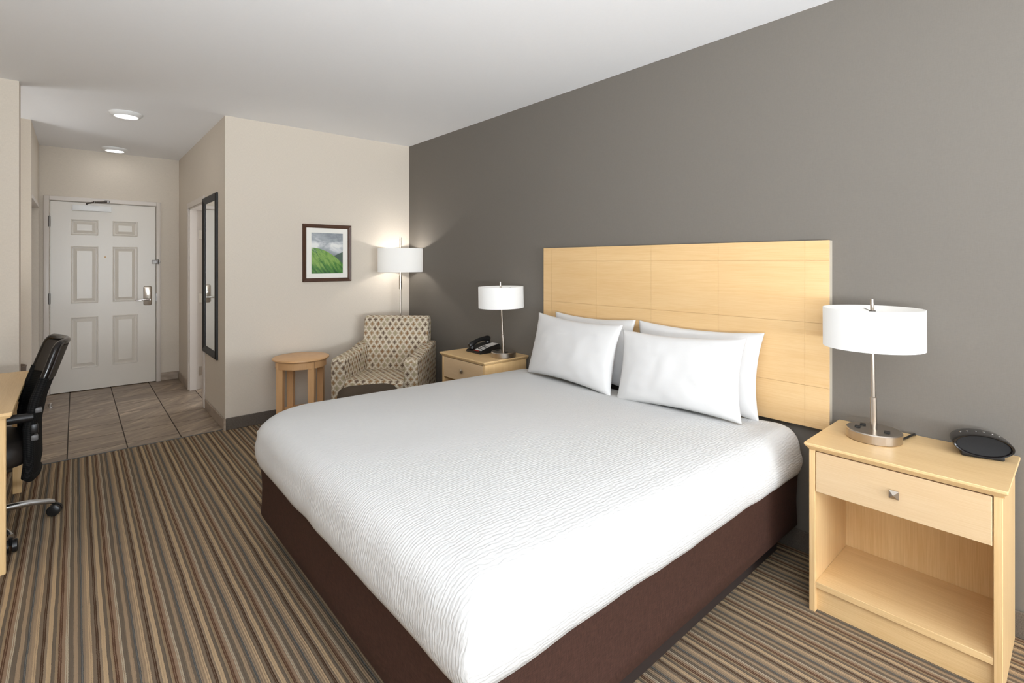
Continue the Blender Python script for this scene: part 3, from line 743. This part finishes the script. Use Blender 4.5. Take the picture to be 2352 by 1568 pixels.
# local: front = -y, width along x
def oval(yy, k, n=44): return [(0.086*k*cos(2*pi*i/n), yy + 0.002*k*sin(2*pi*i/n), 0.047+0.040*k*sin(2*pi*i/n)) for i in range(n)]
mb = MB(); mb.loft([oval(y, k) for y, k in ((-0.030, 0.86), (-0.036, 0.90), (-0.038, 0.955), (-0.033, 0.99), (-0.02, 1.0), (0.030, 0.995), (0.056, 0.955), (0.074, 0.86), (0.083, 0.7), (0.086, 0.4))], True, False, True)
mb.obj('radio_body', M['gloss'], ck)
dm = MB(); dm.loft([oval(y, k) for y, k in ((-0.0298, 0.865), (-0.0290, 0.4), (-0.0288, 0.05))], True, False, True); dm.obj('display', M['display'], ck)
fm = MB(); fm.box(-0.06, 0.06, -0.028, 0.03, 0.0, 0.022, 0.005, 2); fm.obj('foot', M['black'], ck)
for i, a in enumerate((-0.056, -0.036, -0.012, 0.010, 0.034, 0.052)):
    zz = 0.0465+0.040*math.sqrt(max(0, 1-(a/0.086)**2))
    MB().lathe([(0.0035, zz-0.003), (0.0035, zz+0.0015), (0.0, zz+0.0025)], a, 0.018, 10, True, False).obj('button', M['chrome'], ck)

# ================================================================== TELEPHONE
ph = thing('telephone', 'black desk telephone on the far nightstand', 'telephone', (2.490, 3.205, 0.675), R(-90))
# local: x = across (world y reversed), front = -y -> world -x
mb = MB()
def prism(x0, x1, prof): 
    a = [(x0, p[0], p[1]) for p in prof]; b = [(x1, p[0], p[1]) for p in prof]; return a, b
a, b = prism(-0.095, 0.095, [(-0.11, 0.0), (-0.11, 0.018), (-0.02, 0.045), (0.09, 0.062), (0.10, 0.055), (0.10, 0.0)]); mb.loft([a, b], True, True, True)
bmesh.ops.bevel(mb.bm, geom=mb.bm.edges[:], offset=0.005, segments=2, affect='EDGES')
mb.obj('phone_body', M['black'], ph)
def on_deck(y): return (0.018 + (y+0.11)*0.3) if y < -0.02 else (0.045 + (y+0.02)*0.1545)
pl = MB()
pl.loft([[(0.0, y, on_deck(y)+0.0015), (0.082, y, on_deck(y)+0.0015)] for y in (-0.090, -0.02, 0.088)], False); plo = pl.obj('faceplate', M['keycap'], ph, smooth=False)
for r_ in range(4):
    for c_ in range(3):
        y = -0.066+r_*0.02; x = 0.022+c_*0.019; z = on_deck(y)
        MB().box(x-0.006, x+0.006, y-0.006, y+0.006, z, z+0.004, 0.001, 1).obj('key', M['black'], ph)
y = -0.098; MB().box(0.0, 0.06, y-0.006, y+0.006, on_deck(y), on_deck(y)+0.003).obj('message_bar', M['red'], ph, smooth=False)
hs = MB(); prof = []
for i in range(13):
    f = i/12; y = -0.105+0.205*f; z = 0.048 + 0.020*sin(pi*f) + 0.042*f
    prof.append((-0.055, y, z))
hs.tube(prof, [0.018, 0.024, 0.022, 0.018, 0.016, 0.016, 0.016, 0.016, 0.016, 0.018, 0.022, 0.024, 0.018], 16)
hs.tube([(-0.055, -0.082, 0.055), (-0.055, -0.082, 0.028)], [0.022, 0.024], 16); hs.tube([(-0.055, 0.080, 0.075), (-0.055, 0.080, 0.056)], [0.022, 0.024], 16)
hs.obj('handset', M['black'], ph)

# ================================================================== ARMCHAIR
ac = thing('armchair', 'armchair in tan and cream quatrefoil trellis fabric in the far corner', 'armchair', (2.085, 4.065, 0), R(-45))
def slab(name, x0, x1, prof, bev, par, mat, seg=3, uv='box'):
    mb = MB(); a = [(x0, p[0], p[1]) for p in prof]; b = [(x1, p[0], p[1]) for p in prof]
    mb.loft([a, b], True, True, True)
    bmesh.ops.recalc_face_normals(mb.bm, faces=mb.bm.faces[:])
    bmesh.ops.bevel(mb.bm, geom=mb.bm.edges[:], offset=bev, segments=seg, affect='EDGES', profile=0.6)
    return mb.obj(name, mat, par, uv=uv, angle=50)
for s in (-1, 1):
    x0, x1 = (0.245, 0.360) if s > 0 else (-0.360, -0.245)
    slab('arm', x0, x1, [(-0.36, 0.11), (-0.375, 0.575), (-0.34, 0.608), (0.0, 0.622), (0.22, 0.655), (0.33, 0.66), (0.35, 0.11)], 0.022, ac, M['quatre'])
slab('backrest', -0.305, 0.305, [(0.13, 0.33), (0.245, 0.875), (0.27, 0.893), (0.33, 0.893), (0.372, 0.86), (0.34, 0.12), (0.22, 0.12)], 0.022, ac, M['quatre'])
slab('seat_cushion', -0.243, 0.243, [(-0.385, 0.30), (-0.395, 0.41), (-0.36, 0.437), (0.10, 0.428), (0.20, 0.40), (0.20, 0.30)], 0.02, ac, M['quatre'])
slab('seat_base', -0.243, 0.243, [(-0.37, 0.12), (-0.37, 0.295), (0.20, 0.295), (0.20, 0.12)], 0.01, ac, M['quatre'])
for x in (-0.31, 0.31):
    for y in (-0.32, 0.29): 
        mb = MB(); mb.loft([[(x-a, y-a, z), (x+a, y-a, z), (x+a, y+a, z), (x-a, y+a, z)] for a, z in ((0.018, 0.0), (0.026, 0.115))], True, True, True); mb.obj('leg', M['walnut'], ac, smooth=False)

ot = thing('ottoman', 'dark brown fabric ottoman in front of the patterned armchair', 'ottoman', (1.655, 3.53, 0), R(-20))
mb = MB(); rings = []
for z, o_ in ((0.06, 0.012), (0.075, 0.0), (0.36, 0.0), (0.405, 0.006), (0.432, 0.022), (0.448, 0.055), (0.458, 0.11), (0.462, 0.17)):
    rings.append([(p[0], p[1], z) for p in rrect(-0.225+o_, 0.225-o_, -0.205+o_, 0.205-o_, max(0.10-o_*0.5, 0.02), 8)])
mb.loft(rings, True, True, True); mb.obj('cushion', M['brownfab'], ot, angle=60)
for x in (-0.16, 0.16):
    for y in (-0.15, 0.15): MB().lathe([(0.018, 0), (0.022, 0.062)], x, y, 12).obj('leg', M['walnut'], ot)

# ================================================================== SIDE TABLE
sd = thing('side_table', 'round beech side table with lower shelf beside the armchair', 'table', (1.462, 4.437, 0), R(-36))
TZ = 0.587
MB().lathe([(0.212, TZ-0.022), (0.222, TZ-0.018), (0.228, TZ-0.010), (0.226, TZ-0.002), (0.222, TZ), (0.0, TZ)], 0, 0, 64, True, False).obj('table_top', M['table'], sd)
MB().lathe([(0.203, TZ-0.078), (0.203, TZ-0.022), (0.184, TZ-0.022), (0.184, TZ-0.078), (0.203, TZ-0.078)], 0, 0, 56, False, False).obj('apron', M['table'], sd)
MB().lathe([(0.182, 0.110), (0.185, 0.113), (0.185, 0.127), (0.182, 0.130), (0.0, 0.130)], 0, 0, 56, True, False).obj('shelf', M['table'], sd)
for x in (-1, 1):
    for y in (-1, 1):
        mb = MB(); c0, c1 = 0.128, 0.126
        mb.loft([[(x*c-a, y*c-a, z), (x*c+a, y*c-a, z), (x*c+a, y*c+a, z), (x*c-a, y*c+a, z)] for c, a, z in ((c0, 0.024, 0.0), (c1, 0.026, TZ-0.022))], True, True, True)
        mb.obj('leg', M['table'], sd, smooth=False)

# ================================================================== PICTURE
pc = thing('framed_picture', 'walnut framed picture of green hills on the beige wall', 'picture', (1.7855, YF, 1.481))
pw, phh, fw = 0.2295, 0.267, 0.034
mb = MB()
mb.loft([[(-pw+d, -h, -phh+d), (pw-d, -h, -phh+d), (pw-d, -h, phh-d), (-pw+d, -h, phh-d)] for d, h in ((0, 0.0), (0, 0.020), (0.006, 0.026), (0.022, 0.022), (fw, 0.014), (fw, 0.006))], True, False, False)
mb.obj('frame', M['walnut'], pc, smooth=False)
MB().box(-pw+fw-0.004, pw-fw+0.004, -0.008, -0.002, -phh+fw-0.004, phh-fw+0.004).obj('mat_board', M['mat'], pc, smooth=False)
bm = bmesh.new(); L = bm.loops.layers.uv.new('UVMap')
aw, az0, az1 = 0.148, -0.190, 0.188
vs = [bm.verts.new(p) for p in ((-aw, -0.0086, az0), (aw, -0.0086, az0), (aw, -0.0086, az1), (-aw, -0.0086, az1))]
f = bm.faces.new(vs)
for l, uvc in zip(f.loops, ((0, 0), (1, 0), (1, 1), (0, 1))): l[L].uv = uvc
me = bpy.data.meshes.new('artwork'); bm.to_mesh(me); bm.free(); me.materials.append(M['art']); o = bpy.data.objects.new('artwork', me); C.objects.link(o); o.parent = pc

# ================================================================== WALL MIRROR
mr = thing('wall_mirror', 'tall black framed mirror on the hall wall by the bathroom doorway', 'mirror', (XH, 5.268, 1.275))
mw, mh, fw = 0.300, 0.730, 0.062
mb = MB()
mb.loft([[(-h, -mw+d, -mh+d), (-h, mw-d, -mh+d), (-h, mw-d, mh-d), (-h, -mw+d, mh-d)] for d, h in ((0, 0.0), (0, 0.016), (0.010, 0.024), (0.020, 0.024), (fw-0.006, 0.012), (fw, 0.012), (fw, 0.004))], True, False, False)
mb.obj('frame', M['frameblack'], mr, smooth=False)
MB().box(-0.008, -0.003, -mw+fw-0.003, mw-fw+0.003, -mh+fw-0.003, mh-fw+0.003).obj('mirror_glass', M['mirror'], mr, smooth=False)

# ================================================================== DESK
dk = thing('desk', 'maple desk end cut off by the left edge of the photo', 'desk', (-0.60, 3.742, 0))
ox_, oy_ = -0.60, 3.742
mb = MB(); mb.loft([[(p[0], p[1], z) for p in rrect(-0.44+k, -0.215-ox_-k, 3.165-oy_+k, 4.320-oy_-k, 0.006, 3)] for z, k in ((0.700, 0.006), (0.712, 0.0), (0.722, 0.0), (0.725, 0.002))], True, True, True)
mb.obj('desk_top', M['wy'], dk, smooth=False)
MB().box(-0.42, -0.236-ox_, 3.182-oy_, 3.206-oy_, 0, 0.700, 0.002, 1).obj('end_panel', M['wz'], dk, smooth=False)
MB().box(-0.42, -0.402, 3.206-oy_, 4.29-oy_, 0.25, 0.700).obj('modesty_panel', M['wy'], dk, smooth=False)
MB().box(-0.287-ox_, -0.247-ox_, 4.245-oy_, 4.285-oy_, 0, 0.700, 0.002, 1).obj('leg', M['wz'], dk, smooth=False)
MB().box(-0.42, -0.38, 4.245-oy_, 4.285-oy_, 0, 0.700, 0.002, 1).obj('leg', M['wz'], dk, smooth=False)

# ================================================================== TASK CHAIR
tc = thing('task_chair', 'black mesh office chair with leather head panel pulled up to the desk', 'chair', (-0.402, 3.68, 0), R(-84))
# local: front = -y, back = +y; +x = the side nearer the camera
def back_y(z):       # centre line of the backrest
    P = ((0.28, 0.246), (0.33, 0.250), (0.39, 0.258), (0.48, 0.256), (0.57, 0.255), (0.70, 0.278), (0.826, 0.318), (0.93, 0.352), (1.0, 0.374))
    for (a, ya), (b, yb) in zip(P, P[1:]):
        if z <= b: f = (z-a)/(b-a); return ya + (yb-ya)*f
    return P[-1][1]
def back_pt(u, z, off=0.0):
    hw = 0.232 - 0.030*max(0, (z-0.80)/0.18)**2 - 0.02*max(0, (0.42-z)/0.12)
    return (u*hw, back_y(z) - 0.055*(u*u) + off, z)
def back_sheet(z0, z1, nz, u0, u1, th, name, mat, par, v=None):
    mb = MB(); nu = 18
    rings = []
    for j in range(nz+1):
        z = z0+(z1-z0)*j/nz
        fr_ = [back_pt(u0+(u1-u0)*i/nu, z, -th) for i in range(nu+1)]; bk_ = [back_pt(u0+(u1-u0)*i/nu, z, th) for i in range(nu, -1, -1)]
        rings.append(fr_+bk_)
    mb.loft(rings, True, True, True)
    return mb.obj(name, mat, par, angle=50)
bs = back_sheet(0.31, 0.80, 18, -0.95, 0.95, 0.010, 'mesh_back', M['mesh'], tc)
back_sheet(0.79, 0.958, 8, -0.93, 0.93, 0.014, 'head_panel', M['leather'], tc)
def edge_path(lo, hi, n): return [lo+(hi-lo)*i/n for i in range(n+1)]
up = []
for z in edge_path(0.80, 0.93, 6): up.append(back_pt(1.0, z))
for i in range(1, 9): a = pi/2*i/9; up.append(back_pt(1.0-0.16*(1-cos(a)), 0.93+0.042*sin(a)))
for i in range(0, 11): up.append(back_pt(0.84-1.68*i/10, 0.973))
for i in range(8, 0, -1): a = pi/2*i/9; up.append(back_pt(-(1.0-0.16*(1-cos(a))), 0.93+0.042*sin(a)))
for z in edge_path(0.93, 0.80, 6): up.append(back_pt(-1.0, z))
MB().tube(up, 0.016, 12).obj('back_frame', M['gloss'], tc)
lo = [back_pt(1.0, z) for z in edge_path(0.81, 0.325, 18)] + [back_pt(u, 0.305) for u in (0.85, 0.5, 0.0, -0.5, -0.85)] + [back_pt(-1.0, z) for z in edge_path(0.325, 0.81, 18)]
MB().tube(lo, 0.021, 12).obj('mesh_edge', M['mesh'], tc)
for z, hh, mt in ((0.655, 0.013, 'greyplastic'), (0.565, 0.024, 'black'), (0.520, 0.014, 'greyplastic')):
    for s in (-1, 1):
        p = back_pt(s*1.0, z); MB().box(p[0]-0.014, p[0]+0.020, p[1]+0.008, p[1]+0.036, z-hh, z+hh, 0.005, 2).obj('lumbar_clip', M[mt], tc)
mb = MB(); rings = []
for z, o_ in ((0.375, 0.035), (0.385, 0.012), (0.41, 0.0), (0.455, 0.0), (0.485, 0.012), (0.497, 0.035), (0.500, 0.09)):
    rings.append([(p[0], p[1], z) for p in rrect(-0.245+o_, 0.245-o_, -0.27+o_, 0.205-o_, 0.09-o_*0.3, 7)])
mb.loft(rings, True, True, True); mb.obj('seat', M['leather'], tc, angle=60)
for s in (-1, 1):
    mb = MB(); mb.tube([(s*0.262, -0.16, 0.628), (s*0.268, -0.05, 0.634), (s*0.268, 0.08, 0.634), (s*0.262, 0.215, 0.630)], [0.022, 0.025, 0.025, 0.020], 14)
    arm = mb.obj('armrest', M['black'], tc)
    MB().tube([(s*0.266, 0.02, 0.62), (s*0.275, 0.03, 0.50), (s*0.255, 0.02, 0.40), (s*0.16, 0.0, 0.372)], 0.016, 12).obj('arm_post', M['black'], arm)
MB().tube([(0, 0.05, 0.360), (0, 0.16, 0.350), (0, 0.20, 0.39), (0, 0.205, 0.46)], 0.016, 12).obj('back_bracket', M['black'], tc)
mb = MB(); mb.lathe([(0.028, 0.10), (0.028, 0.24), (0.016, 0.242), (0.016, 0.345), (0.06, 0.35), (0.10, 0.372), (0.0, 0.374)], 0, 0, 20, True, False); mb.obj('gas_column', M['black'], tc)
sb = MB(); sb.lathe([(0.04, 0.085), (0.045, 0.09), (0.045, 0.128), (0.035, 0.135)], 0, 0, 20)
star = sb.obj('star_base', M['alu'], tc)
for k in range(5):
    a = R(97 + 72*k); d = Vector((cos(a), sin(a), 0)); e = Vector((-sin(a), cos(a), 0))
    lg = MB(); pts = [(0.03, 0.118), (0.12, 0.116), (0.22, 0.106), (0.30, 0.085), (0.322, 0.074)]
    rings = []
    for (r_, z) in pts:
        w_ = 0.022 - 0.020*(r_-0.03); h_ = 0.020 - 0.022*(r_-0.03)
        rings.append([tuple(d*r_ + e*(w_*cos(2*pi*i/14)) + Vector((0, 0, z + h_*sin(2*pi*i/14)))) for i in range(14)])
    lg.loft(rings, True, True, True); lo = lg.obj('base_leg', M['alu'], star)
    cs = MB(); c = d*0.322
    for s in (-1, 1):
        ax = (e*cos(0.5)+d*sin(0.5)); c0 = c + ax*(s*0.006) + Vector((0, 0, 0.031)); c1 = c + ax*(s*0.026) + Vector((0, 0, 0.031))
        cs.tube([tuple(c0), tuple(c0+(c1-c0)*0.8), tuple(c1)], [0.030, 0.030, 0.024], 18)
    cs.tube([tuple(c+Vector((0, 0, 0.035))), tuple(c+Vector((0, 0, 0.072)))], 0.007, 8)
    cs.obj('caster', M['black'], star)

# ================================================================== SMALL HALL THINGS
mb = MB(); mb.lathe([(0.022, 0), (0.022, 0.006), (0.012, 0.008), (0.012, 0.024), (0.018, 0.025), (0.018, 0.043), (0.012, 0.046), (0.0, 0.0465)], 0, 0, 20, True, False)
ds = mb.obj('door_stop', M['chrome']); ds.location = (-0.185, 6.53, 0); tag(ds, 'small chrome floor door stop on the tiles near the entry door', 'door stop')
bn = thing('waste_bin', 'brown round bin partly hidden behind the wall end past the desk', 'bin', (-0.435, 5.70, 0))
MB().lathe([(0.105, 0), (0.132, 0.545), (0.136, 0.553), (0.130, 0.556), (0.124, 0.545), (0.100, 0.02), (0.0, 0.018)], 0, 0, 32, True, False).obj('bin_body', M['bin'], bn)
